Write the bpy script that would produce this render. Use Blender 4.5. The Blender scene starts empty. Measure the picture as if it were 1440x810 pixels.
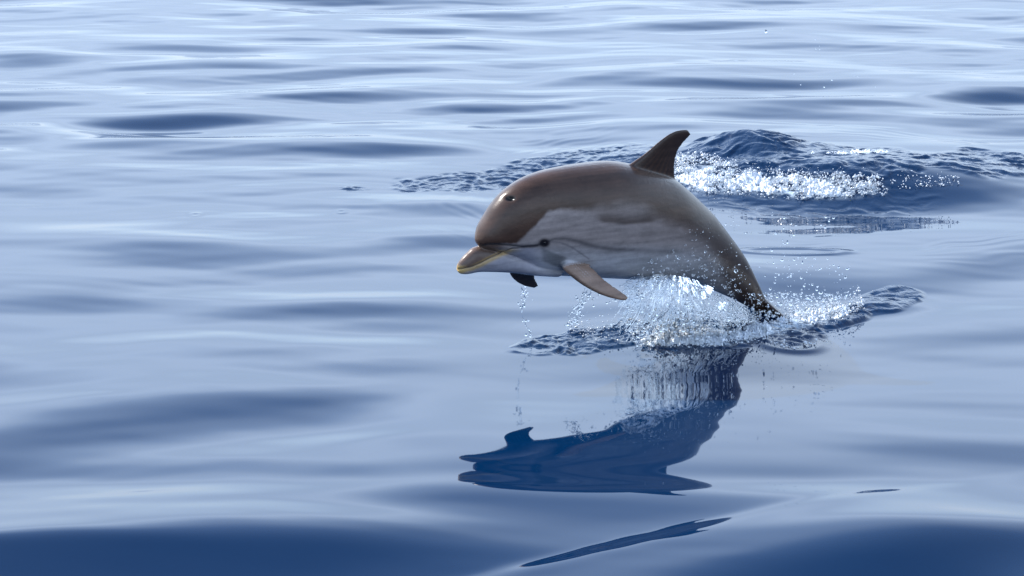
import bpy, math
import numpy as np
from mathutils import Vector

rng = np.random.default_rng(7)
scene = bpy.context.scene
C = scene.collection
R = math.radians

# ------------------------------------------------------------------ camera
FPX, CX, CY = 3900.0, 720.0, 405.0            # focal length and centre in photo pixels
CAM = np.array([0.0, -14.1, 4.15])
PITCH = math.atan(1080 / FPX)
cam_d = bpy.data.cameras.new("camera")
cam = bpy.data.objects.new("camera", cam_d)
C.objects.link(cam)
cam.location = CAM
cam.rotation_euler = (R(90) - PITCH, 0, 0)
cam_d.sensor_width = 36
cam_d.lens = FPX / 1440 * 36
cam_d.clip_end = 20000
cam_d.clip_start = 0.05
scene.camera = cam

# ------------------------------------------------------------------ light
SUN_EL, SUN_AZ = 40.0, -62.0
CLOUD = (.85, 1.10)
CLOUD_COL = (4.4, 5.4, 6.85, 1)
world = bpy.data.worlds.new("World")
scene.world = world
world.use_nodes = True
wn = world.node_tree
bg = wn.nodes["Background"]
sky = wn.nodes.new("ShaderNodeTexSky")
sky.sky_type = 'NISHITA'
sky.sun_disc = False
sky.sun_elevation = R(SUN_EL)
sky.sun_rotation = R(SUN_AZ)
sky.air_density = 1.0
sky.dust_density = 0.5
sky.ozone_density = 2.0
# thin bright cloud cover, the same all over the sky
wtc = wn.nodes.new("ShaderNodeTexCoord")
wmp = wn.nodes.new("ShaderNodeMapping"); wmp.inputs["Scale"].default_value = (1.0, 1.0, 2.6)
wnz = wn.nodes.new("ShaderNodeTexNoise"); wnz.inputs["Scale"].default_value = 2.6; wnz.inputs["Detail"].default_value = 4; wnz.inputs["Roughness"].default_value = .5
wmr = wn.nodes.new("ShaderNodeMapRange")
wmr.inputs["From Min"].default_value = .3; wmr.inputs["From Max"].default_value = .7
wmr.inputs["To Min"].default_value = CLOUD[0]; wmr.inputs["To Max"].default_value = CLOUD[1]
wmx = wn.nodes.new("ShaderNodeMix"); wmx.data_type = 'RGBA'
wmx.inputs[7].default_value = CLOUD_COL
wn.links.new(wtc.outputs["Generated"], wmp.inputs["Vector"])
wn.links.new(wmp.outputs[0], wnz.inputs["Vector"])
wn.links.new(wnz.outputs[0], wmr.inputs["Value"])
# a bank of bright haze round the whole horizon that thins to blue sky overhead
wsx = wn.nodes.new("ShaderNodeSeparateXYZ"); wn.links.new(wtc.outputs["Generated"], wsx.inputs[0])
def wramp(pts):
    r = wn.nodes.new("ShaderNodeValToRGB"); r.color_ramp.interpolation = 'EASE'
    e = r.color_ramp.elements
    e[0].position, e[0].color = pts[0][0], (pts[0][1],) * 3 + (1,); e[1].position, e[1].color = pts[-1][0], (pts[-1][1],) * 3 + (1,)
    for p, c in pts[1:-1]:
        q = e.new(p); q.color = (c, c, c, 1)
    wn.links.new(wsx.outputs[2], r.inputs[0])
    return r
wcov = wramp([(0, .95), (.27, .92), (.44, .54), (.62, .16), (1, .05)])
wbri = wramp([(0, .62), (.17, .74), (.27, 1.0), (.42, 1.0), (.65, .85), (1, .85)])
wml = wn.nodes.new("ShaderNodeMath"); wml.operation = 'MULTIPLY'; wml.use_clamp = True
wn.links.new(wcov.outputs[0], wml.inputs[0]); wn.links.new(wmr.outputs[0], wml.inputs[1])
wn.links.new(wml.outputs[0], wmx.inputs[0])
wcc = wn.nodes.new("ShaderNodeMix"); wcc.data_type = 'RGBA'; wcc.blend_type = 'MULTIPLY'; wcc.inputs[0].default_value = 1
wcc.inputs[6].default_value = CLOUD_COL; wn.links.new(wbri.outputs[0], wcc.inputs[7]); wn.links.new(wcc.outputs[2], wmx.inputs[7])
wn.links.new(sky.outputs[0], wmx.inputs[6])
wn.links.new(wmx.outputs[2], bg.inputs[0])
bg.inputs[1].default_value = 0.15
sd = Vector((math.sin(R(SUN_AZ)) * math.cos(R(SUN_EL)), math.cos(R(SUN_AZ)) * math.cos(R(SUN_EL)), math.sin(R(SUN_EL))))
sun_d = bpy.data.lights.new("sun", 'SUN')
sun_d.energy = 3.0
sun_d.angle = R(1.0)
sun_d.color = (1.0, 0.95, 0.88)
sun = bpy.data.objects.new("sun", sun_d)
sun.rotation_euler = (-sd).to_track_quat('-Z', 'Y').to_euler()
sun.location = sd * 50
C.objects.link(sun)
scene.view_settings.view_transform = 'Standard'
scene.view_settings.look = 'None'
scene.view_settings.gamma = 1
scene.view_settings.exposure = 1.55
scene.cycles.max_bounces = 10
scene.cycles.transmission_bounces = 8
scene.cycles.caustics_reflective = False
scene.cycles.caustics_refractive = False
scene.cycles.sample_clamp_indirect = 6.0

# ------------------------------------------------------------------ pixel helpers (photo is 1440 x 810)
cp, sp = math.cos(PITCH), math.sin(PITCH)
AX = np.array([1.0, 0, 0]); AY = np.array([0, sp, cp]); AZ = np.array([0, cp, -sp])   # right, up, forward

def ray(u, v):
    u = np.asarray(u, float); v = np.asarray(v, float)
    return ((u - CX) / FPX)[..., None] * AX + (-(v - CY) / FPX)[..., None] * AY + AZ

def on_plane(u, v, p0, n):
    d = ray(u, v)
    t = ((p0 - CAM) @ n) / (d @ n)
    return CAM + d * np.asarray(t)[..., None]

def ground(u, v, z=0.0):
    return on_plane(u, v, np.array([0, 0, z]), np.array([0, 0, 1.0]))

def proj(P):
    q = np.asarray(P) - CAM
    w = q @ AZ
    return CX + FPX * (q @ AX) / w, CY - FPX * (q @ AY) / w

# ------------------------------------------------------------------ noise
def perlin(x, y, seed=0):
    g = np.random.default_rng(seed)
    perm = g.permutation(512)
    ang = g.uniform(0, 2 * math.pi, 512)
    gx, gy = np.cos(ang), np.sin(ang)
    xi = np.floor(x).astype(int); yi = np.floor(y).astype(int)
    xf = x - xi; yf = y - yi
    def grad(i, j, dx, dy):
        h = perm[(perm[i & 511] + j) & 511]
        return gx[h] * dx + gy[h] * dy
    def fade(t): return t * t * t * (t * (t * 6 - 15) + 10)
    a = grad(xi, yi, xf, yf); b = grad(xi + 1, yi, xf - 1, yf)
    c = grad(xi, yi + 1, xf, yf - 1); d = grad(xi + 1, yi + 1, xf - 1, yf - 1)
    fu, fv = fade(xf), fade(yf)
    return ((a + (b - a) * fu) * (1 - fv) + (c + (d - c) * fu) * fv) * 1.5

def sstep(a, b, x):
    t = np.clip((x - a) / (b - a), 0, 1)
    return t * t * (3 - 2 * t)

def ell(u, v, u0, v0, a, b, tilt=0.0, soft=0.5):
    """1 inside a soft pixel-space ellipse, 0 outside"""
    du = u - u0; dv = v - v0 - tilt * du
    r = np.sqrt((du / a) ** 2 + (dv / b) ** 2)
    return 1 - sstep(1 - soft, 1.0, r)

# ------------------------------------------------------------------ material helpers
def new_mat(name):
    m = bpy.data.materials.new(name); m.use_nodes = True
    nt = m.node_tree
    return m, nt, nt.nodes["Principled BSDF"]

def N(nt, typ, **kw):
    n = nt.nodes.new(typ)
    for k, v in kw.items(): setattr(n, k, v)
    return n

# ------------------------------------------------------------------ the sea
DX, DY = 0.0125, 0.018
X0, X1, Y0, Y1 = -4.9, 4.9, -4.6, 11.6
def lines(segs):
    out = []
    for a, b_, d in segs: out += list(np.arange(a, b_ - d * .5, d))
    return np.array(out + [segs[-1][1]])
xs = lines([(X0, -2.6, .020), (-2.6, -.5, .014), (-.5, 2.7, .0085), (2.7, X1, .014)])
ys = lines([(Y0, -.8, .020), (-.8, 1.0, .011), (1.0, 1.9, .018), (1.9, 5.2, .014), (5.2, Y1, .022)])

def stretch(start, step, limit, sgn):
    out = []; p = start; s = step
    while abs(p) < limit:
        s *= 1.16; p += sgn * s; out.append(p)
    return out
xall = np.array(stretch(xs[0], .02, 6000, -1)[::-1] + list(xs) + stretch(xs[-1], .02, 6000, 1))
yall = np.array(stretch(ys[0], .02, 400, -1)[::-1] + list(ys) + stretch(ys[-1], .022, 9000, 1))
XX, YY = np.meshgrid(xall, yall)
GP = np.stack([XX, YY, np.zeros_like(XX)], -1)
front = (YY > CAM[1] + 4)
UU, VV = proj(np.where(front[..., None], GP, [0, 0, 0]))
UU = np.where(front, UU, 1e5); VV = np.where(front, VV, 1e5)

# designed swell: each entry is a water face tilted towards the viewer
# (u, v, half length, extent above, extent below, slope, tilt)
FACES = [
    (105, 37, 80, 5, 5, .10, .04), (215, 35, 70, 6, 6, .13, .05), (345, 25, 60, 4, 4, .09, .05), (200, 77, 120, 6, 6, .13, .02),
    (40, 83, 60, 6, 6, .10, 0), (95, 106, 120, 7, 6, .12, .03), (230, 117, 90, 5, 5, .09, .03), (460, 103, 130, 6, 6, .11, 0),
    (560, 118, 90, 5, 5, .09, -.03), (450, 138, 140, 5, 5, .06, 0), (230, 160, 90, 8, 7, .07, .03), (650, 152, 80, 7, 7, .07, 0),
    (40, 200, 70, 8, 8, .08, 0), (510, 212, 170, 7, 6, .12, -.015), (150, 230, 150, 6, 6, .04, .02), (50, 265, 110, 10, 9, .09, .03),
    (430, 285, 110, 10, 9, .08, 0), (640, 290, 80, 8, 8, .05, 0), (270, 367, 250, 16, 16, .075, -.01), (610, 340, 130, 10, 12, .06, -.12),
    (1110, 56, 80, 4, 4, .08, .02), (1140, 70, 120, 5, 5, .11, .02), (1130, 96, 70, 4, 4, .08, .02), (1000, 122, 180, 5, 5, .10, .015),
    (1320, 117, 90, 6, 6, .08, -.06), (1380, 135, 90, 7, 7, .11, -.05), (1350, 170, 80, 5, 5, .05, 0), (730, 92, 60, 5, 5, .08, .03),
    (810, 140, 70, 5, 5, .05, 0), (790, 45, 80, 4, 4, .05, 0), (620, 20, 90, 3, 3, .07, .03), (860, 12, 100, 3, 3, .06, .02),
    (1250, 40, 120, 3, 3, .07, 0), (1400, 25, 80, 4, 4, .08, -.04), (1330, 75, 90, 4, 4, .06, -.03), (940, 85, 100, 4, 4, .04, 0),
    (20, 15, 90, 4, 4, .07, .03), (480, 55, 110, 4, 4, .05, .02), (330, 185, 100, 5, 5, .04, 0),
    (1150, 385, 120, 18, 20, .085, -.06), (1370, 380, 150, 16, 22, .10, -.14), (1320, 480, 180, 20, 26, .075, -.02),
    (1270, 600, 220, 40, 60, .07, -.03), (1320, 330, 150, 8, 8, .03, 0),
    (90, 425, 130, 13, 13, .09, 0), (560, 436, 150, 12, 12, .06, 0), (40, 478, 80, 14, 14, .06, .05),
    (300, 575, 330, 30, 36, .080, -.08), (640, 535, 260, 26, 34, .075, -.04), (60, 625, 200, 28, 28, .07, -.12),
    (270, 715, 150, 8, 8, .045, 0), (500, 665, 120, 14, 14, .03, -.1),
    (60, 785, 440, 10, 50, .40, 0.0), (440, 778, 260, 16, 40, .20, 0.01), (700, 745, 260, 26, 30, .07, .0),
    (1320, 785, 230, 28, 60, .36, -.10), (1080, 815, 260, 26, 50, .14, -.14),
]
# the same, but where the dolphin is mirrored: gentle undulation that doubles its image
CALM = [
    (800, 670, 350, 11, 11, .036, 0), (800, 690, 350, 9, 9, -.030, 0), (800, 716, 350, 13, 32, .085, 0), (780, 590, 230, 45, 40, -.024, 0), (730, 582, 170, 45, 35, -.045, 0),
    (980, 522, 230, 16, 16, .024, 0), (980, 566, 230, 15, 15, -.024, 0),
    (950, 753, 420, 5, 7, -.075, -.187), (760, 789, 150, 6, 8, -.08, -.16), (1150, 289, 210, 9, 7, .15, 0), (1330, 284, 120, 9, 7, .08, -.03)]
ye = np.arange(-9.0, 16.0, DY)
XE, YE = np.meshgrid(xall, ye)
UE, VE = proj(np.stack([XE, YE, np.zeros_like(XE)], -1))
wob = perlin(XE * .5 + 3, YE * .6, 5) * 14 + perlin(XE * 1.7, YE * 1.1 + 8, 6) * 4
def faces_slope(lst, w):
    S = np.zeros_like(XE)
    for (u, v, hl, hu, hd, a, t) in lst:
        du = UE - u
        dv = VE - v - t * du + w * np.clip(hu / 24, .1, 1)
        h = np.where(dv < 0, hu, hd) * 1.15
        S += a * (1.2 - .15 * (v < 300)) * np.exp(-(du / (hl * 1.05)) ** 2 - (dv / h) ** 2)
    return S
calm_e = ell(UE, VE, 850, 600, 430, 195, 0, .45)
edge = sstep(X0, X0 + .8, XE) * (1 - sstep(X1 - .8, X1, XE)) * sstep(-8, -6, YE) * (1 - sstep(Y1 - 1.0, Y1 + 1, YE))
S = faces_slope(FACES, wob) * edge
ker = np.exp(-(np.arange(-500, 501) * DY / 1.7) ** 2); ker /= ker.sum()
pad = np.pad(S, ((600, 600), (0, 0))); n_ = pad.shape[0]
kk = np.zeros(n_); kk[:501] = ker[500:]; kk[-500:] = ker[:500]
low = np.fft.irfft(np.fft.rfft(pad, axis=0) * np.fft.rfft(kk)[:, None], n=n_, axis=0)
SH = (pad - low)[600:600 + len(ye)]
SH = SH * (1 - .85 * calm_e) + faces_slope(CALM, wob * .4)
drift = SH.sum(0) / len(ye)
zz = np.cumsum(SH - drift[None], axis=0) * DY
Z = np.zeros_like(XX)
jf = np.clip((yall - ye[0]) / DY, 0, len(ye) - 1.001); j0 = jf.astype(int); jt = (jf - j0)[:, None]
Z[:] = zz[j0] * (1 - jt) + zz[j0 + 1] * jt
Z *= (sstep(-9, -7, YY) * (1 - sstep(14, 15.5, YY)))
CALM_M = ell(UU, VV, 850, 600, 430, 190, 0, .5)

# random long-crested swell everywhere
r2 = np.random.default_rng(21)
env = 0.7 + 0.5 * perlin(XX * .22 + 9, YY * .28 + 2, 31)
spacing = np.maximum(np.gradient(xall)[None, :], np.gradient(yall)[:, None])
for i in range(64):
    lam = math.exp(r2.uniform(math.log(.38), math.log(2.6)))
    th = R(90) + r2.normal(0, R(17))
    k = 2 * math.pi / lam
    steep = 0.0155 if lam < 1.3 else .0115
    ph = r2.uniform(0, 2 * math.pi)
    fade = 1 - sstep(lam * .12, lam * .3, spacing)
    farb = 0.65 + 0.70 * sstep(1, 6, YY)
    Z += steep / k * np.sin(k * (XX * math.cos(th) + YY * math.sin(th)) + ph) * env * fade * farb * (1 - .72 * CALM_M)

# finer ripple trains, in patches
for i in range(30):
    lam = math.exp(r2.uniform(math.log(.13), math.log(.40)))
    th = R(90) + r2.normal(0, R(14)); k = 2 * math.pi / lam; ph = r2.uniform(0, 6.28)
    pat = sstep(-.05, .45, perlin(XX * .35 + 11 * i, YY * .45 + 7 * i, 130 + i))
    fade = 1 - sstep(lam * .12, lam * .3, spacing)
    Z += .0068 / k * np.sin(k * (XX * math.cos(th) + YY * math.sin(th)) + ph + 1.2 * perlin(XX * .8, YY * .8, 33)) * pat * fade * (.45 + .75 * sstep(-1, 7, YY)) * (1 - .65 * CALM_M)

# back wave: hump and ridge thrown up behind the dolphin
def bump(u, v, sx, sy, h, sy2=None, rot=0.0):
    c = ground(u, v)
    dx = XX - c[0]; dy = YY - c[1] - rot * dx
    s = np.where(dy < 0, sy, sy2 or sy)
    return h * np.exp(-(dx / sx) ** 2 - (dy / s) ** 2)
HUMP = bump(1055, 226, .42, .36, .17, .28) + bump(1165, 238, .55, .50, .06, .35) + bump(1330, 246, .8, .5, .05, .4)
RIDGE = bump(1040, 262, .55, .30, .085, .22) + bump(1180, 268, .45, .28, .075, .22) + bump(1300, 262, .7, .34, .045, .3)
Z += HUMP + RIDGE
# choppy water masks (pixel space of the flat sea)
m_back = np.maximum.reduce([ell(UU, VV, 1060, 235, 120, 50, 0, .45), ell(UU, VV, 1190, 245, 190, 40, 0, .5), ell(UU, VV, 1370, 240, 150, 36, -.03, .6),
                            ell(UU, VV, 985, 252, 70, 34, 0, .5)])
m_face = ell(UU, VV, 1150, 285, 200, 22, 0, .4)
m_left = np.maximum.reduce([ell(UU, VV, 800, 232, 170, 26, -.12, .5), ell(UU, VV, 650, 254, 130, 17, -.06, .5), ell(UU, VV, 498, 265, 30, 4, 0, .8), ell(UU, VV, 585, 266, 45, 4, 0, .8)])
m_spl = np.maximum.reduce([ell(UU, VV, 830, 478, 130, 21, -.06, .35) * (1 - .9 * ell(UU, VV, 748, 488, 34, 7, 0, .6)), ell(UU, VV, 980, 476, 150, 27, 0, .5), ell(UU, VV, 1100, 470, 85, 24, -.1, .5)])
m_tail = np.maximum.reduce([ell(UU, VV, 1180, 440, 70, 22, -.2, .5), ell(UU, VV, 1240, 420, 75, 22, -.18, .5)])
def ragged(m, f, k, seed):
    return np.where(m > 0, sstep(.2, .75, m + k * perlin(XX * f, YY * f * .8, seed)), 0)
m_back = ragged(m_back, 4, .35, 120); m_left = ragged(m_left, 5, .45, 121); m_spl = ragged(m_spl, 6, .5, 122); m_tail = ragged(m_tail, 5, .4, 123)
WX = XX + .07 * perlin(XX * 4.3, YY * 4.3, 150) + .03 * perlin(XX * 11, YY * 11, 151)
WY = YY + .07 * perlin(XX * 4.3 + 9, YY * 4.3, 152) + .03 * perlin(XX * 11 + 9, YY * 11, 153)
def chop(su, sv, seed, oct_=3, ridged=True):
    tot = 0; amp = 1; f = 1
    for o in range(oct_):
        n = perlin(WX * su * f + 17 * o, WY * sv * f + 5 * o, seed + o)
        tot = tot + amp * ((1 - 2 * np.abs(n)) if ridged else n)
        amp *= .5; f *= 1.9
    return tot
Z += m_back * (.012 * chop(3, 6, 50, 1, False) + .013 * chop(5, 13, 55, 2, False) + .006 * np.maximum(chop(4, 11, 58, 2), 0) + .004 * chop(14, 20, 59, 1, False))
Z += m_face * (.0045 * chop(5, 14, 65, 2, False))
Z += m_left * .011 * chop(10, 16, 70, 2, False)
Z += m_spl * (.011 * chop(13, 18, 80, 2, False) + .006 * chop(8, 15, 85, 2) + .010 * chop(4, 7, 88, 1, False) + .005)
Z += m_tail * (.013 * chop(3, 9, 90, 3, False) + .007 * chop(3, 8, 95, 2) + .010)
# ripples that spread from the splash and fade
for (u, v, r0, w, lam, am) in ((960, 476, .75, .30, .085, .00005), (1180, 440, .45, .25, .07, .00005), (1110, 262, 1.5, .5, .11, .0007)):
    c = ground(u, v); rr_ = np.hypot((XX - c[0]) * .75, YY - c[1])
    Z += am * np.sin(2 * math.pi * rr_ / lam + 5 * perlin(XX * 3, YY * 3, 140)) * np.exp(-((rr_ - r0) / w) ** 2) * sstep(-.2, .4, perlin(XX * 1.5, YY * 1.5, 141))
# swell shoulders right of the tail, and thin leftover rings
Z += bump(1235, 425, .28, .16, .03, .12, .3)
def ring(u, v, a, b, h, w):
    c = ground(u, v)
    r = np.sqrt(((XX - c[0]) / a) ** 2 + ((YY - c[1]) / b) ** 2)
    return h * np.exp(-((r - 1) / w) ** 2)
Z += ring(1115, 355, .30, .075, .006, .22) + ring(275, 302, .03, .04, .003, .5) + ring(480, 298, .03, .04, .003, .5)
Z += ring(1110, 484, .16, .16, .012, .25)
TURB = np.clip(m_back + m_spl + m_tail + .8 * m_left + .3 * m_face, 0, 1)
U2, V2 = proj(np.where(front[..., None], np.stack([XX, YY, Z], -1), [0, 0, 0]))
U2 = np.where(front, U2, 1e5)
AER = np.maximum.reduce([ell(U2, V2, 1000, 252, 90, 26, .03, .7), ell(U2, V2, 1140, 264, 120, 20, .02, .7), .9 * ell(U2, V2, 985, 476, 95, 15, -.03, .7),
                         .8 * ell(U2, V2, 1120, 455, 90, 14, -.2, .8)])

def z_at(x, y):
    x = np.asarray(x, float); y = np.asarray(y, float)
    i = np.clip(np.searchsorted(xall, x) - 1, 0, len(xall) - 2); j = np.clip(np.searchsorted(yall, y) - 1, 0, len(yall) - 2)
    fx = (x - xall[i]) / (xall[i + 1] - xall[i]); fy = (y - yall[j]) / (yall[j + 1] - yall[j])
    return (Z[j, i] * (1 - fx) + Z[j, i + 1] * fx) * (1 - fy) + (Z[j + 1, i] * (1 - fx) + Z[j + 1, i + 1] * fx) * fy

def mesh_np(name, verts, faces, smooth=True):
    """verts (n,3), faces (m,3|4)"""
    me = bpy.data.meshes.new(name)
    n = len(faces); k = faces.shape[1]
    me.vertices.add(len(verts)); me.vertices.foreach_set("co", np.ascontiguousarray(verts, dtype=np.float32).ravel())
    me.loops.add(n * k); me.loops.foreach_set("vertex_index", faces.astype(np.int32).ravel())
    me.polygons.add(n); me.polygons.foreach_set("loop_start", np.arange(0, n * k, k, dtype=np.int32))
    me.polygons.foreach_set("loop_total", np.full(n, k, np.int32))
    me.polygons.foreach_set("use_smooth", np.full(n, smooth, bool))
    me.update(); me.validate()
    return me

def grid_faces(ny, nx, wrap=False):
    i = np.arange(ny - 1)[:, None]; j = np.arange(nx if wrap else nx - 1)[None, :]
    j2 = (j + 1) % nx
    return np.stack([i * nx + j, i * nx + j2, (i + 1) * nx + j2, (i + 1) * nx + j], -1).reshape(-1, 4)

def link(name, me, mat, parent=None, **props):
    o = bpy.data.objects.new(name, me)
    C.objects.link(o)
    if mat: me.materials.append(mat)
    if parent: o.parent = parent
    for k, v in props.items(): o[k] = v
    return o

m_sea, nt, b = new_mat("sea_water")
b.inputs["Base Color"].default_value = (0.0001, 0.0125, 0.0420, 1)
b.inputs["Roughness"].default_value = 0.03
b.inputs["IOR"].default_value = 1.333
tc = N(nt, "ShaderNodeTexCoord")
mp = N(nt, "ShaderNodeMapping"); mp.inputs["Scale"].default_value = (1, .75, 1)
nt.links.new(tc.outputs["Object"], mp.inputs["Vector"])
at = N(nt, "ShaderNodeAttribute"); at.attribute_name = "turb"
nz = N(nt, "ShaderNodeTexNoise"); nz.inputs["Scale"].default_value = 24; nz.inputs["Detail"].default_value = 3; nz.inputs["Distortion"].default_value = .6
nt.links.new(mp.outputs[0], nz.inputs["Vector"])
bp = N(nt, "ShaderNodeBump"); bp.inputs["Distance"].default_value = .008
nt.links.new(nz.outputs[0], bp.inputs["Height"]); nt.links.new(at.outputs["Fac"], bp.inputs["Strength"])
nt.links.new(bp.outputs[0], b.inputs["Normal"])
# aerated water: pale where bubbles are mixed in
af = N(nt, "ShaderNodeAttribute"); af.attribute_name = "aerated"
n3 = N(nt, "ShaderNodeTexNoise"); n3.inputs["Scale"].default_value = 20; n3.inputs["Detail"].default_value = 5
nt.links.new(mp.outputs[0], n3.inputs["Vector"])
r3 = N(nt, "ShaderNodeMapRange"); r3.inputs["From Min"].default_value = .42; r3.inputs["From Max"].default_value = .62
nt.links.new(n3.outputs[0], r3.inputs["Value"])
mu = N(nt, "ShaderNodeMath", operation='MULTIPLY')
nt.links.new(af.outputs["Fac"], mu.inputs[0]); nt.links.new(r3.outputs[0], mu.inputs[1])
mx = N(nt, "ShaderNodeMix", data_type='RGBA')
mx.inputs[6].default_value = b.inputs["Base Color"].default_value; mx.inputs[7].default_value = (.42, .50, .56, 1)
nt.links.new(mu.outputs[0], mx.inputs[0]); nt.links.new(mx.outputs[2], b.inputs["Base Color"])
me = mesh_np("sea", np.stack([XX, YY, Z], -1).reshape(-1, 3), grid_faces(len(yall), len(xall)))
a_ = me.attributes.new("turb", 'FLOAT', 'POINT'); a_.data.foreach_set("value", TURB.astype(np.float32).ravel())
a_ = me.attributes.new("aerated", 'FLOAT', 'POINT'); a_.data.foreach_set("value", AER.astype(np.float32).ravel())
link("sea", me, m_sea, kind="structure")

# ------------------------------------------------------------------ the dolphin
YAW, ROLL = R(32), R(14)
Fw = np.array([-math.cos(YAW), -math.sin(YAW), 0.0])
L0 = np.array([math.sin(YAW), -math.cos(YAW), 0.0])        # towards its left side, the side we see
tail_g = ground(1088, 449)
P0 = on_plane(np.array(880.), np.array(310.), tail_g, L0)
Zv = np.array([0, 0, 1.0])
U_ = math.cos(ROLL) * Zv + math.sin(ROLL) * L0
L_ = math.cos(ROLL) * L0 - math.sin(ROLL) * Zv

def sag(u, v, lat=0.0):
    """photo pixel -> point on the plane `lat` metres left of the dolphin's midline plane"""
    return on_plane(np.asarray(u, float), np.asarray(v, float), P0 + L_ * lat, L_)

def spline(vals, n):
    vals = np.asarray(vals, float)
    if vals.ndim == 1: vals = vals[:, None]
    m = len(vals)
    p = np.vstack([2 * vals[0] - vals[1], vals, 2 * vals[-1] - vals[-2]])
    t = np.linspace(0, m - 1 - 1e-9, n); i = t.astype(int); f = (t - i)[:, None]
    a, b_, c, d = p[i], p[i + 1], p[i + 2], p[i + 3]
    return .5 * (2 * b_ + (c - a) * f + (2 * a - 5 * b_ + 4 * c - d) * f ** 2 + (3 * b_ - a - 3 * c + d) * f ** 3)

parts_v, parts_f, voff = [], [], 0
fin_pts = {}
def add_loft(rings):
    """closed loft, rings (k, n, 3), capped with centre points"""
    global voff
    k, n, _ = rings.shape
    v = np.vstack([rings.reshape(-1, 3), rings[0].mean(0), rings[-1].mean(0)])
    f = [tuple(q) for q in grid_faces(k, n, True)]
    c0, c1 = k * n, k * n + 1
    for j in range(n):
        f.append((c0, (j + 1) % n, j)); f.append((c1, (k - 1) * n + j, (k - 1) * n + (j + 1) % n))
    parts_v.append(v); parts_f.extend([tuple(int(x) + voff for x in q) for q in f]); voff += len(v)

def body_loft(st, n_ring, nseg=56, ex=2.0):
    st = np.array(st, float)                                   # ut vt ub vb halfwidth
    T = sag(st[:, 0], st[:, 1]); B = sag(st[:, 2], st[:, 3])
    q = spline(np.hstack([T, B, st[:, 4:5]]), n_ring)
    T, B, w = q[:, :3], q[:, 3:6], np.maximum(q[:, 6], .004)
    c = (T + B) / 2; h = (T - B) / 2
    a = np.linspace(0, 2 * math.pi, nseg, endpoint=False)
    ca, sa = np.cos(a), np.sin(a)
    ca = np.sign(ca) * np.abs(ca) ** (2 / ex); sa = np.sign(sa) * np.abs(sa) ** (2 / ex)
    add_loft(c[:, None] + h[:, None] * ca[None, :, None] + L_[None, None] * (w[:, None] * sa[None])[..., None])

BODY = [  # melon front .. tail stock
    (669, 337, 671, 344.5, .018), (671.5, 331, 680, 347, .048), (677, 320, 693, 349, .084), (686, 306, 712, 354, .112), (697, 289.5, 732, 365, .136),
    (712.5, 272, 753, 379, .156), (736, 255.5, 779, 384, .175), (763.5, 244.5, 804, 385, .193), (796, 237.5, 827, 386, .210), (828, 233, 850, 387, .223),
    (862, 230, 876, 388, .228), (890, 233, 900, 389, .222), (920, 240.5, 922, 389, .208), (946, 250.5, 942, 389.5, .188), (965, 264.5, 958, 391, .165),
    (983, 281, 973, 395, .138), (1004, 302.5, 988, 401, .108), (1028, 333.5, 1005, 409, .078), (1048, 362, 1023, 417, .054),
    (1062, 389, 1043, 427, .038), (1073, 413, 1060, 437, .030), (1082, 432, 1074, 447, .024), (1090, 450, 1086, 458, .018)]
body_loft(BODY, 150)
BEAK = [(642.5, 378, 643.5, 382, .008), (644, 373, 646.5, 384.5, .022), (651, 363.5, 655, 384.8, .036), (660, 355, 664, 383, .044), (669, 348.5, 673, 381.5, .050),
        (690, 345, 693, 381, .066), (715, 347, 717, 381, .088), (745, 350, 745, 383, .112), (775, 352, 772, 383.5, .125)]
body_loft(BEAK, 60)

def fin(key, sections, nseg=24, nr=36):
    """sections: (u_le, v_le, u_te, v_te, lat_le, lat_te, thickness)"""
    s = np.array(sections, float)
    LE = np.array([sag(a[0], a[1], a[4]) for a in s]); TE = np.array([sag(a[2], a[3], a[5]) for a in s])
    q = spline(np.hstack([LE, TE, s[:, 6:7]]), nr)
    LE, TE, th = q[:, :3], q[:, 3:6], q[:, 6]
    ch = TE - LE
    span = np.gradient((LE + TE) / 2, axis=0)
    nrm = np.cross(ch, span); nrm /= np.linalg.norm(nrm, axis=1)[:, None] + 1e-9
    a = np.linspace(0, 2 * math.pi, nseg, endpoint=False)
    t = .5 - .5 * np.cos(a)
    prof = np.sign(np.sin(a)) * (np.abs(np.sin(a)) ** .8) * (1.25 - .75 * t)
    rg = LE[:, None] + ch[:, None] * t[None, :, None] + nrm[:, None] * (th[:, None] * prof[None])[..., None]
    fin_pts[key] = (rg.reshape(-1, 3), np.repeat(np.arange(nr) / (nr - 1), nseg), np.tile(t, nr))
    add_loft(rg)

# dorsal fin
fin("dorsal", [(872, 246, 957, 272, 0, 0, .034), (884, 233, 951, 256, 0, 0, .028), (906, 217, 948.5, 240, 0, 0, .019), (927, 199, 950, 222, 0, 0, .014),
     (944, 187, 957, 206, 0, 0, .011), (958, 182.5, 966, 195.5, 0, 0, .009), (967, 182.5, 971.5, 189, 0, 0, .006)])
# near (left) flipper
fin("left", [(788, 362, 822, 362, .12, .11, .026), (791.5, 375.5, 822, 371, .18, .155, .022), (803, 388, 834, 378, .215, .185, .018), (822, 402.5, 846, 390, .25, .225, .014),
     (846, 415, 861, 401, .285, .265, .011), (868, 421.5, 876, 411.5, .31, .295, .008), (880, 423, 884, 418, .32, .315, .005)])
# far (right) flipper
fin("right", [(724, 358, 770, 360, -.07, -.07, .022), (718, 374, 757, 372, -.095, -.10, .019), (716, 383, 752, 384, -.115, -.12, .015), (723, 393.5, 753, 392, -.13, -.135, .012),
     (736, 401.5, 756, 398, -.14, -.145, .008), (750, 405, 758, 402, -.15, -.15, .005)])
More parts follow.
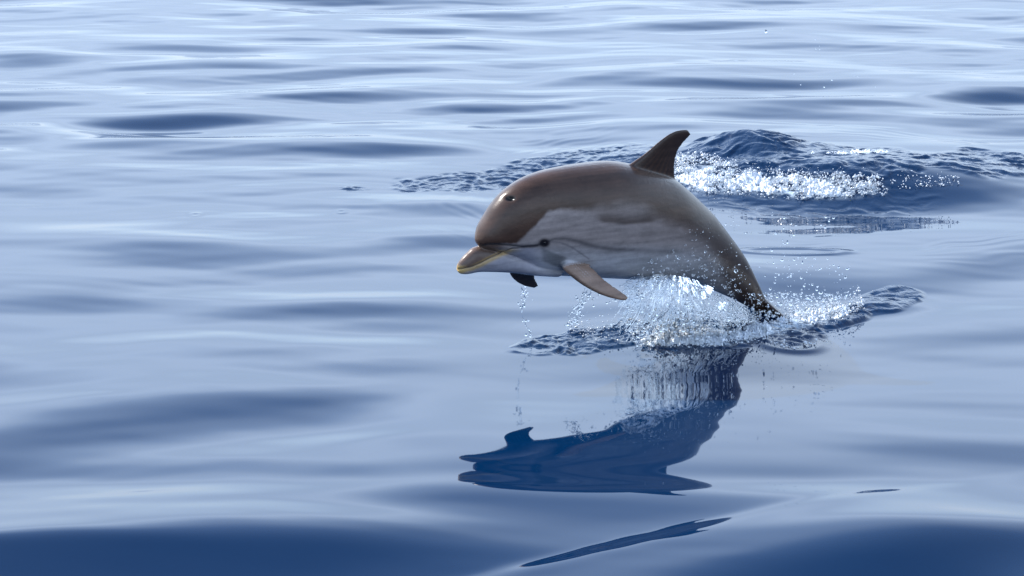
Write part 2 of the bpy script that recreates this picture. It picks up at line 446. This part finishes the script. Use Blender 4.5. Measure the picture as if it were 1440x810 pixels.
# flukes, near and far
tdir = sag(1090, 450) - sag(1062, 395); tdir /= np.linalg.norm(tdir)
tq = sag(1074, 424)
fdir = tdir * .75 + np.array([.66, .05, -.15]) * .5; fdir /= np.linalg.norm(fdir)
def fluke(sgn):
    sec = []
    for s_, le, te, th in ((0, -.05, .13, .022), (.07, -.01, .135, .017), (.15, .035, .14, .012), (.23, .09, .155, .009), (.285, .14, .17, .005)):
        base = tq + L_ * s_ * sgn
        sec.append(np.hstack([base + fdir * le, base + fdir * te, th]))
    q = spline(np.array(sec), 28)
    LE, TE, th = q[:, :3], q[:, 3:6], q[:, 6]
    ch = TE - LE; nrm = np.cross(L_, fdir); nrm /= np.linalg.norm(nrm)
    a = np.linspace(0, 2 * math.pi, 20, endpoint=False)
    add_loft(LE[:, None] + ch[:, None] * (.5 - .5 * np.cos(a))[None, :, None] + nrm[None, None] * (th[:, None] * np.sin(a)[None])[..., None])
fluke(1); fluke(-1)

raw = bpy.data.meshes.new("raw")
raw.from_pydata(np.vstack(parts_v).tolist(), [], parts_f)
import bmesh
bm = bmesh.new(); bm.from_mesh(raw); bmesh.ops.recalc_face_normals(bm, faces=bm.faces); bm.to_mesh(raw); bm.free()
tmp = bpy.data.objects.new("raw", raw); C.objects.link(tmp)
rm = tmp.modifiers.new("r", 'REMESH'); rm.mode = 'VOXEL'; rm.voxel_size = 0.0048; rm.use_smooth_shade = True
sm = tmp.modifiers.new("s", 'SMOOTH'); sm.factor = .5; sm.iterations = 9
dg = bpy.context.evaluated_depsgraph_get()
body_me = bpy.data.meshes.new_from_object(tmp.evaluated_get(dg))
bpy.data.objects.remove(tmp); bpy.data.meshes.remove(raw)

nv = len(body_me.vertices)
co = np.empty(nv * 3, np.float32); body_me.vertices.foreach_get("co", co); co = co.reshape(-1, 3).astype(float)
no = np.empty(nv * 3, np.float32); body_me.vertices.foreach_get("normal", no); no = no.reshape(-1, 3).astype(float)
lat = (co - P0) @ L_
mir = co + L_[None] * (np.abs(lat) - lat)[:, None]             # right side uses the left side's markings
pu, pv = proj(mir)
ru, rv = proj(co)
facing = ((CAM - co) * no).sum(1) > 0

def poly_dist(u, v, pts):
    """distance to a polyline and signed side (positive below / right of it going along)"""
    best = np.full(len(u), 1e9); par = np.zeros(len(u)); side = np.zeros(len(u))
    pts = np.array(pts, float)
    for i in range(len(pts) - 1):
        a, b_ = pts[i], pts[i + 1]; d = b_ - a
        t = np.clip(((u - a[0]) * d[0] + (v - a[1]) * d[1]) / (d @ d), 0, 1)
        dx = u - a[0] - t * d[0]; dy = v - a[1] - t * d[1]
        dist = np.hypot(dx, dy)
        s = d[0] * (v - a[1]) - d[1] * (u - a[0])
        k = dist < best
        best[k] = dist[k]; par[k] = (i + t[k]) / (len(pts) - 1); side[k] = np.sign(s[k])
    return best, par, side

MOUTH = [(641, 379), (650, 378), (663, 375.5), (676, 370), (690, 362.5), (705, 355), (720, 350), (742, 348.5)]
CREASE = [(668, 346.5), (690, 344), (712, 345), (735, 347.5), (756, 345)]
EYE = (765.5, 341.5)
def fin_mask(key, r0):
    """how far a vertex belongs to a fin, with its span and chord position"""
    P, sp_, ch_ = fin_pts[key]
    lo, hi = P.min(0) - .03, P.max(0) + .03
    idx = np.where(((co > lo) & (co < hi)).all(1))[0]
    m = np.zeros(nv); s1 = np.zeros(nv); c1 = np.zeros(nv)
    for k in range(0, len(idx), 2000):
        q = idx[k:k + 2000]
        d = np.linalg.norm(co[q][:, None] - P[None], axis=2)
        j = d.argmin(1)
        m[q] = 1 - sstep(r0 * .6, r0, d[np.arange(len(q)), j]); s1[q] = sp_[j]; c1[q] = ch_[j]
    return m, s1, c1
fm_d, fs_d, fc_d = fin_mask("dorsal", .012)
fm_l, fs_l, fc_l = fin_mask("left", .012)
fm_r, fs_r, fc_r = fin_mask("right", .012)
fm_l *= sstep(.14, .2, fs_l); fm_r *= sstep(.14, .2, fs_r); fm_d *= sstep(.1, .2, fs_d)
flip = (fm_l > .3) | (fm_r > .3)
d_m, p_m, s_m = poly_dist(pu, pv, MOUTH)
d_c, p_c, s_c = poly_dist(pu, pv, CREASE)
disp = -.0045 * np.exp(-(d_m / 1.3) ** 2) * (1 - sstep(.85, 1, p_m)) * (lat > -9)
disp += -.005 * np.exp(-(d_c / 2.0) ** 2) * sstep(.03, .2, p_c) * (1 - sstep(.6, 1, p_c))
bh = np.exp(-((ru - 717.5) / 6.0) ** 2 - ((rv - 279.0) / 3.2) ** 2) * facing
disp += -.014 * bh
de = np.hypot((pu - EYE[0]) / 1.25, pv - EYE[1])
disp += .0018 * np.exp(-(de / 9.0) ** 2)
disp[flip] = 0
co2 = co + no * disp[:, None]
body_me.vertices.foreach_set("co", co2.astype(np.float32).ravel())

def mixc(c, col, f):
    return c * (1 - f[:, None]) + np.array(col)[None] * f[:, None]
CAPE = [(640, 346), (700, 345), (727, 341), (741, 329), (758, 312), (769, 299), (787, 294), (825, 296), (850, 291), (880, 285), (905, 288), (925, 303), (940, 311),
        (960, 317), (980, 328), (998, 345), (1016, 370), (1026, 400), (1040, 430), (1060, 470)]
wn_ = perlin(pu * .06, pv * .09, 200) * 2.2 + perlin(pu * .2, pv * .25, 201) * 1.0
d_k, p_k, s_k = poly_dist(pu, pv + wn_, CAPE)
sgn = d_k * s_k
wid = 2.6 + 9 * sstep(770, 860, pu)
cape = 1 - sstep(-wid, wid, sgn)
c_cape = np.array([.052, .029, .020]); c_cape_d = np.array([.028, .017, .013])
flank = np.array([.23, .192, .18]); belly = np.array([.38, .37, .385])
col = np.tile(flank, (nv, 1))
col = mixc(col, belly, sstep(335, 372, pv) * (1 - .3 * sstep(900, 1000, pu)))
col = mixc(col, (.17, .165, .17), .7 * sstep(960, 1030, pu))
# dark finger on the flank
df, pf_, sf_ = poly_dist(pu, pv, [(832, 303), (850, 310), (880, 313), (905, 311), (926, 307)])
fing = np.where(sf_ > 0, np.exp(-(df / 3.5) ** 2), np.exp(-(df / 11.0) ** 2)) * sstep(0.0, .25, pf_) * (1 - sstep(.85, 1, pf_) * .6)
col = mixc(col, (.055, .04, .034), .85 * fing)
# stripe from the eye to the flank, and the thin one beside it
ds, p_s, _ = poly_dist(pu, pv, [(765, 341), (780, 336), (795, 335.5), (815, 340), (835, 346.5), (858, 350), (890, 352), (930, 353), (970, 356)])
col = mixc(col, (.06, .055, .06), .68 * np.exp(-(ds / (1.7 + 2.0 * sstep(0, .5, p_s))) ** 2) * (1 - .6 * sstep(.7, 1, p_s)))
ds, p_s, _ = poly_dist(pu, pv, [(768, 339), (788, 341), (803, 347), (818, 357), (828, 364)])
col = mixc(col, (.10, .09, .10), .6 * np.exp(-(ds / 1.2) ** 2))
# eye-to-flipper patch
dp = np.maximum(np.abs((pu - 779) * .82 + (pv - 364) * .0) / 17, np.abs(pv - 364.5 - (pu - 779) * .42) / 11)
col = mixc(col, (.115, .115, .12), .8 * (1 - sstep(.6, 1.05, dp)))
col = mixc(col, c_cape, .45 * (1 - sstep(-5, 38, sgn)) * sstep(800, 880, pu))
col = mixc(col, c_cape, cape)
col = mixc(col, c_cape_d, cape * sstep(930, 1050, pu) * .8)
# beak: dark upper jaw, pale lower jaw, yellow lip
beakm = (1 - sstep(690, 748, pu)) * (pv > 343.0)
upper = beakm * (s_m < 0) * 1.0
lower = (1 - sstep(740, 775, pu)) * (s_m > 0) * (pv > 349) * 1.0
col = mixc(col, (.25, .24, .275), .8 * lower)
col = mixc(col, (.085, .050, .034), .95 * upper * (1 - sstep(690, 735, pu) * .6))
lip = np.exp(-((d_m - 2.2) / 3.4) ** 2) * (s_m > 0) * (1 - sstep(.75, .98, p_m)) + .55 * np.exp(-((d_m - 1.6) / 1.6) ** 2) * (s_m < 0) * sstep(.2, .45, p_m) * (1 - sstep(.7, .9, p_m))
col = mixc(col, (.40, .265, .10), np.clip(lip, 0, .8))
col = mixc(col, (.45, .30, .10), .8 * (1 - sstep(645, 662, pu)) * sstep(371, 377, pv))
col = mixc(col, (.05, .042, .04), .85 * np.exp(-(d_m / .9) ** 2) * (1 - sstep(.9, 1, p_m)))
col = mixc(col, (.03, .026, .026), .9 * np.exp(-(d_c / 1.5) ** 2))
ds, p_s, _ = poly_dist(pu, pv, [(735, 347), (752, 345.5), (764, 342)])
col = mixc(col, (.035, .03, .035), .85 * np.exp(-(ds / 2.2) ** 2))
col = mixc(col, (.012, .01, .012), 1 - sstep(3.5, 8.5, de))
col = mixc(col, (.004, .004, .004), sstep(.10, .35, bh))
# fins
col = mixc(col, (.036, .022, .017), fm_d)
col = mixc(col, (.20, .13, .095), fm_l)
col = mixc(col, (.03, .022, .02), fm_r)  # far flipper: its shade is painted in, much darker than the near one
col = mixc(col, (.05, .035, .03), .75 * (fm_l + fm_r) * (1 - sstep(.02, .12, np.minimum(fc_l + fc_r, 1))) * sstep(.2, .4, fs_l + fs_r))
# scratches and mottling
mott = perlin(pu * .018, pv * .16 + pu * .02, 213) * .22 + perlin(pu * .05, pv * .5 + pu * .06, 214) * .12 + perlin(pu * .035, pv * .05, 210) * .16 + perlin(pu * .15, pv * .2, 211) * .09 + perlin(pu * .5, pv * .5, 212) * .07
col = np.clip(col * (1 + mott[:, None]), .002, .8)
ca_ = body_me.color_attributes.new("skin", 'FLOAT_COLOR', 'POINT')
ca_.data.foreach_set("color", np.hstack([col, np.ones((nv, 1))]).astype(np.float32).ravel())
body_me.materials.clear()

m_skin, nt, b = new_mat("wet_dolphin_skin")
at = N(nt, "ShaderNodeAttribute"); at.attribute_name = "skin"
nt.links.new(at.outputs["Color"], b.inputs["Base Color"])
tc = N(nt, "ShaderNodeTexCoord")
nz = N(nt, "ShaderNodeTexNoise"); nz.inputs["Scale"].default_value = 9; nz.inputs["Detail"].default_value = 6
nt.links.new(tc.outputs["Object"], nz.inputs["Vector"])
mr = N(nt, "ShaderNodeMapRange"); mr.inputs["To Min"].default_value = .20; mr.inputs["To Max"].default_value = .40
nt.links.new(nz.outputs[0], mr.inputs["Value"]); nt.links.new(mr.outputs[0], b.inputs["Roughness"])
b.inputs["IOR"].default_value = 1.4
b.inputs["Specular IOR Level"].default_value = .22
b.inputs["Coat Weight"].default_value = .42
b.inputs["Coat Roughness"].default_value = .025
n4 = N(nt, "ShaderNodeTexNoise"); n4.inputs["Scale"].default_value = 26; n4.inputs["Detail"].default_value = 4; n4.inputs["Distortion"].default_value = .8
nt.links.new(tc.outputs["Object"], n4.inputs["Vector"])
b4 = N(nt, "ShaderNodeBump"); b4.inputs["Distance"].default_value = .006; b4.inputs["Strength"].default_value = .6
nt.links.new(n4.outputs[0], b4.inputs["Height"]); nt.links.new(b4.outputs[0], b.inputs["Coat Normal"])
b.inputs["Coat IOR"].default_value = 1.33
n2 = N(nt, "ShaderNodeTexNoise"); n2.inputs["Scale"].default_value = 130; n2.inputs["Detail"].default_value = 3
nt.links.new(tc.outputs["Object"], n2.inputs["Vector"])
bp = N(nt, "ShaderNodeBump"); bp.inputs["Distance"].default_value = .0018; bp.inputs["Strength"].default_value = .25
nt.links.new(n2.outputs[0], bp.inputs["Height"]); nt.links.new(bp.outputs[0], b.inputs["Normal"])

dol = bpy.data.objects.new("dolphin", None); C.objects.link(dol)
dol.location = tail_g
dol["label"] = "brown and grey dolphin leaping out of the water with its tail still in the splash"
dol["category"] = "dolphin"
bpy.context.view_layer.update()
def child(name, me, mat, parent, **props):
    o = link(name, me, mat, parent, **props)
    o.matrix_parent_inverse = parent.matrix_world.inverted()
    return o
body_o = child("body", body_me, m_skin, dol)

# eyes: glossy dark balls set in the dark eye patch
m_eye, nt, b = new_mat("eye")
b.inputs["Base Color"].default_value = (.006, .005, .005, 1); b.inputs["Roughness"].default_value = .05
def ico(sub):
    bm = bmesh.new(); bmesh.ops.create_icosphere(bm, subdivisions=sub, radius=1)
    v = np.array([x.co[:] for x in bm.verts]); f = np.array([[q.index for q in p.verts] for p in bm.faces]); bm.free()
    return v, f
cand = np.where(facing & (lat > 0))[0]
ie = cand[np.argmin(np.hypot(pu[cand] - EYE[0], pv[cand] - EYE[1]))]
for s in (1, -1):
    p = co2[ie] - no[ie] * .0105
    if s < 0: p = p - L_ * 2 * lat[ie]
    v, f = ico(3)
    child("eye", mesh_np("eye", p + v * .0125, f), m_eye, dol)

# ------------------------------------------------------------------ splash, spray and foam
m_drop, nt, b = new_mat("clear_water")
b.inputs["Base Color"].default_value = (.94, .975, 1, 1); b.inputs["Roughness"].default_value = .02
b.inputs["IOR"].default_value = 1.333; b.inputs["Transmission Weight"].default_value = 1.0
m_foam, nt, b = new_mat("white_foam")
b.inputs["Base Color"].default_value = (.60, .64, .68, 1); b.inputs["Roughness"].default_value = .12
b.inputs["IOR"].default_value = 1.333; b.inputs["Transmission Weight"].default_value = .12

ICO = {1: ico(1), 2: ico(2)}
rd = np.random.default_rng(99)
def blobs(P, r, stretch=None, sub=1, rough=.25):
    """many small drops as one vertex / face pair; stretch is an optional (n,3) axis whose length is the elongation"""
    v, f = ICO[sub]
    n = len(P)
    V = v[None] * (1 + rough * rd.normal(0, 1, (n, len(v), 1)) * .5) * r[:, None, None]
    V = V * (1 + .25 * rd.normal(0, 1, (n, 1, 3)))
    if stretch is not None:
        l = np.linalg.norm(stretch, axis=1); d = stretch / (l[:, None] + 1e-9)
        V = V + d[:, None] * ((V * d[:, None]).sum(2) * (l[:, None] - 1))[..., None]
    V = V + P[:, None]
    F = f[None] + (np.arange(n) * len(v))[:, None, None]
    return V.reshape(-1, 3), F.reshape(-1, 3)

def join(lst):
    vs, fs, o = [], [], 0
    for v, f in lst:
        vs.append(v); fs.append(f + o); o += len(v)
    return np.vstack(vs), np.vstack(fs)

def stuff(name, vf, mat, label, cat):
    return link(name, mesh_np(name, *vf), mat, kind="stuff", label=label, category=cat)

def in_poly_px(n, pts, wid, expo=1.0):
    """random pixels along a polyline with a half width for each of its points"""
    pts = np.array(pts, float); wid = np.array(wid, float)
    t = rd.uniform(0, len(pts) - 1.001, n); i = t.astype(int); f = t - i
    p = pts[i] * (1 - f)[:, None] + pts[i + 1] * f[:, None]; w = wid[i] * (1 - f) + wid[i + 1] * f
    q = rd.uniform(-1, 1, n); q = np.sign(q) * np.abs(q) ** expo
    return p[:, 0] + rd.normal(0, 3, n), p[:, 1] + q * w

def sizes(n, med, sig, lo, hi): return np.clip(med * np.exp(rd.normal(0, sig, n)), lo, hi)

def on_water(u, v, h):
    """first point of the real surface along each sight line, lifted by h"""
    d = ray(u, v); t0 = (.45 - CAM[2]) / d[:, 2]; t1 = (-.35 - CAM[2]) / d[:, 2]
    hit = t1.copy(); done = np.zeros(len(u), bool)
    for q in np.linspace(0, 1, 260):
        t = t0 + (t1 - t0) * q; P = CAM + d * t[:, None]
        below = (P[:, 2] < z_at(P[:, 0], P[:, 1])) & ~done
        hit[below] = t[below]; done |= below
    g = CAM + d * hit[:, None]
    g[:, 2] = z_at(g[:, 0], g[:, 1]) + h
    return g

def crust(pts, wid, amp, thr, seed, ns=330, nt_=46):
    """torn lumpy foam lying on the water"""
    q = spline(np.hstack([np.array(pts, float), np.array(wid, float)[:, None]]), ns)
    t = np.linspace(-1, 1, nt_)[:, None]
    U = q[:, 0][None] + 0 * t; V_ = q[:, 1][None] + q[:, 2][None] * t
    fb = sum(perlin(U * f, V_ * f * 2.2, seed + k) * a for k, (f, a) in enumerate(((.022, .6), (.06, .5), (.14, .4), (.3, .25))))
    sN = np.linspace(0, 1, ns)[None]
    m = fb + .55 * (1 - 1.5 * t ** 2) - .6 * sstep(.8, 1, np.abs(2 * sN - 1)) - thr
    P = on_water(U.ravel(), V_.ravel(), 0.0).reshape(nt_, ns, 3)
    lump = np.abs(perlin(U * .22, V_ * .4, seed + 8)) + .6 * np.abs(perlin(U * .5, V_ * .8, seed + 9))
    P[..., 2] += amp * np.sqrt(np.clip(m, 0, 1)) * (.35 + 1.3 * lump) - .004
    f = grid_faces(nt_, ns)
    ok = (m > 0)[:-1, :-1].ravel() & (np.abs(np.diff(P[..., 1], axis=0))[:, :-1].ravel() < .2)
    f = f[ok]
    return P.reshape(-1, 3), np.vstack([f[:, [0, 1, 2]], f[:, [0, 2, 3]]])
# foam on the wave behind the dolphin
lst = [crust([(942, 244), (985, 248), (1040, 256), (1110, 262), (1180, 265), (1250, 268)], [20, 26, 20, 17, 15, 8], .030, .34, 500),
       crust([(1130, 216), (1190, 214), (1260, 212)], [4, 5, 3], .008, .50, 520)]
for n, pts, w, med in ((5500, [(945, 246), (985, 250), (1040, 256), (1110, 262), (1180, 264), (1245, 268)], [16, 22, 20, 20, 18, 8], .0034),
                       (2200, [(950, 236), (990, 240), (1035, 250)], [14, 22, 16], .0042),
                       (1200, [(1090, 258), (1160, 260), (1235, 258)], [10, 12, 8], .005),
                       (260, [(1240, 258), (1300, 258), (1350, 255)], [12, 8, 5], .004)):
    u, v = in_poly_px(n, pts, w, .8)
    keep = perlin(u * .035, v * .09, 300) + .9 * perlin(u * .10, v * .25, 301) + .02 > rd.uniform(-.35, .35, n)
    u, v = u[keep], v[keep]; n = len(u)
    lst.append(blobs(on_water(u, v, rd.exponential(.011, n)), sizes(n, med * .8, .5, .0014, .009)))
stuff("wave_foam", join(lst), m_foam, "white broken foam on the small dark wave behind the dolphin's fin", "foam")

# foam where the tail and belly leave the water
lst = [crust([(900, 483), (950, 480), (1000, 477), (1050, 470), (1090, 461)], [8, 12, 12, 13, 10], .035, .34, 540),
       crust([(1085, 458), (1130, 447), (1170, 441), (1205, 433)], [12, 11, 10, 6], .03, .34, 560)]
for n, pts, w, med, hh in ((1000, [(905, 482), (950, 481), (1000, 478), (1050, 470), (1085, 462)], [8, 10, 10, 14, 16], .0050, .018),
                           (450, [(915, 478), (960, 476), (1010, 470)], [6, 7, 8], .006, .03),
                           (850, [(1050, 468), (1100, 458), (1150, 445), (1190, 438), (1215, 428)], [18, 16, 12, 11, 6], .0048, .022),
                           (500, [(1120, 446), (1165, 441), (1195, 436)], [7, 8, 6], .006, .02),
                           (250, [(800, 462), (840, 470), (900, 478)], [8, 10, 8], .0036, .02),
                           (160, [(1085, 484), (1120, 489), (1150, 482)], [4, 3, 4], .0042, .01)):
    u, v = in_poly_px(n, pts, w, .8)
    keep = perlin(u * .05, v * .12, 310) + .6 * perlin(u * .15, v * .3, 311) + .15 > rd.uniform(-.4, .4, n)
    u, v = u[keep], v[keep]; n = len(u)
    lst.append(blobs(on_water(u, v, rd.exponential(hh, n)), sizes(n, med * .62, .5, .0014, .009)))
stuff("splash_foam", join(lst), m_foam, "white foam round the leaping dolphin's tail and under its belly", "foam")

# spray: clear drops in the air
lst = []
def air(n, pts, w, lats, med, sub=1, expo=.8, st=None):
    u, v = in_poly_px(n, pts, w, expo)
    la = rd.uniform(lats[0], lats[1], n)
    P = np.array([sag(a, b_, c) for a, b_, c in zip(u, v, la)])
    ok = P[:, 2] > z_at(P[:, 0], P[:, 1]) + .004
    P = P[ok]; n = len(P)
    s_ = None if st is None else (np.array(st)[None] + rd.normal(0, .25, (n, 3))) * rd.uniform(1, 2.2, n)[:, None]
    lst.append(blobs(P, sizes(n, med * .8, .5, .0014, .010), s_, sub))
air(1500, [(880, 440), (930, 430), (985, 440), (1040, 452)], [38, 42, 36, 20], (.12, .38), .0038)
air(300, [(890, 470), (960, 468), (1040, 462)], [18, 20, 18], (.15, .4), .0042)
air(260, [(900, 390), (950, 375), (1000, 385), (1040, 415)], [16, 26, 26, 18], (.22, .34), .0036)
air(130, [(950, 350), (1000, 360), (1050, 400)], [30, 40, 30], (.15, .32), .0032)
air(420, [(1005, 425), (1035, 442), (1065, 456)], [14, 16, 14], (.1, .3), .0040)
air(800, [(1050, 435), (1100, 430), (1150, 432), (1200, 420)], [22, 20, 16, 12], (-.15, .3), .0040)
air(130, [(1080, 400), (1130, 395), (1190, 400)], [30, 36, 26], (-.3, .3), .0042, 2)
air(45, [(1010, 320), (1060, 350), (1120, 370), (1170, 390)], [20, 40, 40, 30], (-.3, .3), .0042, 2)
air(14, [(1090, 310), (1170, 312)], [12, 8], (-.3, .2), .0055, 2)
air(16, [(1080, 70), (1160, 90), (1240, 150)], [40, 50, 30], (-.6, .3), .0035, 2)
air(60, [(800, 440), (830, 430), (870, 440)], [24, 22, 20], (.15, .32), .0036)
air(26, [(1060, 560), (1130, 600), (1200, 660)], [40, 70, 60], (.8, 1.2), .0032, 2)
stuff("spray", join(lst), m_drop, "clear water drops flying round the leaping dolphin", "spray")

def tube(pts, rad, n=6):
    pts = np.asarray(pts, float); k = len(pts)
    t = np.gradient(pts, axis=0); t /= np.linalg.norm(t, axis=1)[:, None] + 1e-9
    a = np.cross(t, [0.31, .9, .17]); a /= np.linalg.norm(a, axis=1)[:, None]; b_ = np.cross(t, a)
    an = np.linspace(0, 2 * math.pi, n, endpoint=False)
    V = pts[:, None] + rad[:, None, None] * (a[:, None] * np.cos(an)[None, :, None] + b_[:, None] * np.sin(an)[None, :, None])
    q = grid_faces(k, n, True)
    return V.reshape(-1, 3), np.vstack([q[:, [0, 1, 2]], q[:, [0, 2, 3]]])

# water running off the flippers
def dribble(px, la, n_drop, r0):
    out = []
    p = spline(np.array([sag(a, b_, la) for a, b_ in px]), 40)
    p += np.cumsum(rd.normal(0, .0012, p.shape), axis=0)
    rad = r0 * (.35 + .65 * np.abs(np.sin(np.linspace(0, 9, 40) + rd.uniform(0, 6)))) * np.linspace(1, .6, 40)
    i = 0
    while i < 36:
        L = int(rd.integers(4, 11)); j = min(i + L, 40)
        rr = rad[i:j] * np.sin(np.linspace(.25, math.pi - .25, j - i))
        out.append(tube(p[i:j], rr)); i = j + int(rd.integers(0, 3))
    k = rd.integers(0, 40, n_drop)
    out.append(blobs(p[k] + rd.normal(0, .014, (n_drop, 3)), sizes(n_drop, .0042, .4, .0025, .008), None, 2))
    return out
lst = dribble([(733, 404), (737, 420), (734, 440), (741, 462), (752, 478)], -.2, 26, .006)
lst += dribble([(740, 405), (739, 416), (737, 430)], -.2, 10, .006)
stuff("flipper_dribble", join(lst), m_drop, "thin broken water string falling from the dolphin's far shade-darkened flipper", "water")
lst = dribble([(832, 411), (822, 420), (812, 434), (810, 446), (806, 460)], .24, 46, .008)
lst += dribble([(826, 408), (815, 424), (800, 440), (796, 462)], .24, 40, .006)
stuff("flipper_dribble", join(lst), m_drop, "splashing water string falling from the dolphin's near brown flipper", "water")

# the clear veil of water hanging under the belly
def veil(top, bot, lat_t, lat_b, seed, thr, ns=150, ntv=70):
    T = spline(np.array(top, float), ns); B = spline(np.array(bot, float), ns)
    s_ = np.linspace(0, 1, ns)[None, :]; t_ = np.linspace(0, 1, ntv)[:, None]
    U = T[:, 0] * (1 - t_) + B[:, 0] * t_; V_ = T[:, 1] * (1 - t_) + B[:, 1] * t_
    LA = lat_t * (1 - t_) + lat_b * t_ + .05 * np.sin(t_ * 3.0) + 0 * s_
    P = np.array([sag(a, b_, c) for a, b_, c in zip(U.ravel(), V_.ravel(), LA.ravel())]).reshape(ntv, ns, 3)
    an = np.arctan2(U - 958, V_ - 366) * 1.15; rr_ = np.hypot(U - 958, V_ - 366) / 110
    an = an + .10 * perlin(U * .03, V_ * .03, seed)
    d = .65 * (.0022 * perlin(an * 22, rr_ * 4, seed + 1) + .0012 * perlin(an * 48, rr_ * 9, seed + 2) + .007 * perlin(an * 5, rr_ * 5, seed + 3) + .003 * perlin(U * .16, V_ * .16, seed + 5))
    d2 = .002 + .002 * np.abs(perlin(an * 34, rr_ * 6, seed + 4)) + .0018 * np.abs(perlin(U * .11, V_ * .11, seed + 8))
    A = P + L_ * d[..., None]; Bk = A - L_ * d2[..., None]
    f = grid_faces(ntv, ns)
    hole = perlin(an * 12, rr_ * 7, seed + 6) + .5 * perlin(an * 26, rr_ * 16, seed + 7)
    lim = thr - .9 * sstep(.72, 1.0, t_) - .5 * sstep(.8, 1.0, np.abs(2 * s_ - 1)) - .6 * sstep(.5, .85, s_)
    ok = (hole < lim)[:-1, :-1].ravel()
    f = f[ok]; m = ntv * ns
    f = np.vstack([f, f[:, ::-1] + m])
    V = np.vstack([A.reshape(-1, 3), Bk.reshape(-1, 3)])
    return V, np.vstack([f[:, [0, 1, 2]], f[:, [0, 2, 3]]])
lst = [veil([(872, 400), (900, 388), (945, 387), (990, 398), (1040, 426)], [(866, 478), (900, 484), (955, 484), (1010, 478), (1062, 466)], .17, .27, 400, .22),
       veil([(885, 405), (910, 392), (950, 392), (985, 402), (1020, 420)], [(850, 474), (895, 480), (950, 480), (1000, 474), (1045, 462)], .12, .20, 420, .02)]
for i in range(46):
    u0 = rd.uniform(885, 1030); fan = (u0 - 950) / 80
    v0 = 398 + max(0, (u0 - 985)) * .45 + rd.uniform(0, 40); ln = rd.uniform(14, 42)
    la = rd.uniform(.2, .34)
    px = [(u0, v0), (u0 + fan * ln * .35, v0 + ln * .45), (u0 + fan * ln * .9 + rd.normal(0, 2), v0 + ln)]
    p = spline(np.array([sag(a, min(b_, 478), la + k * .02) for k, (a, b_) in enumerate(px)]), 14)
    lst.append(tube(p, rd.uniform(.0015, .0042) * np.sin(np.linspace(.15, 3.0, 14))))
stuff("splash_veil", join(lst), m_drop, "clear streaked curtain of water hanging between the dolphin's belly and the sea", "water")
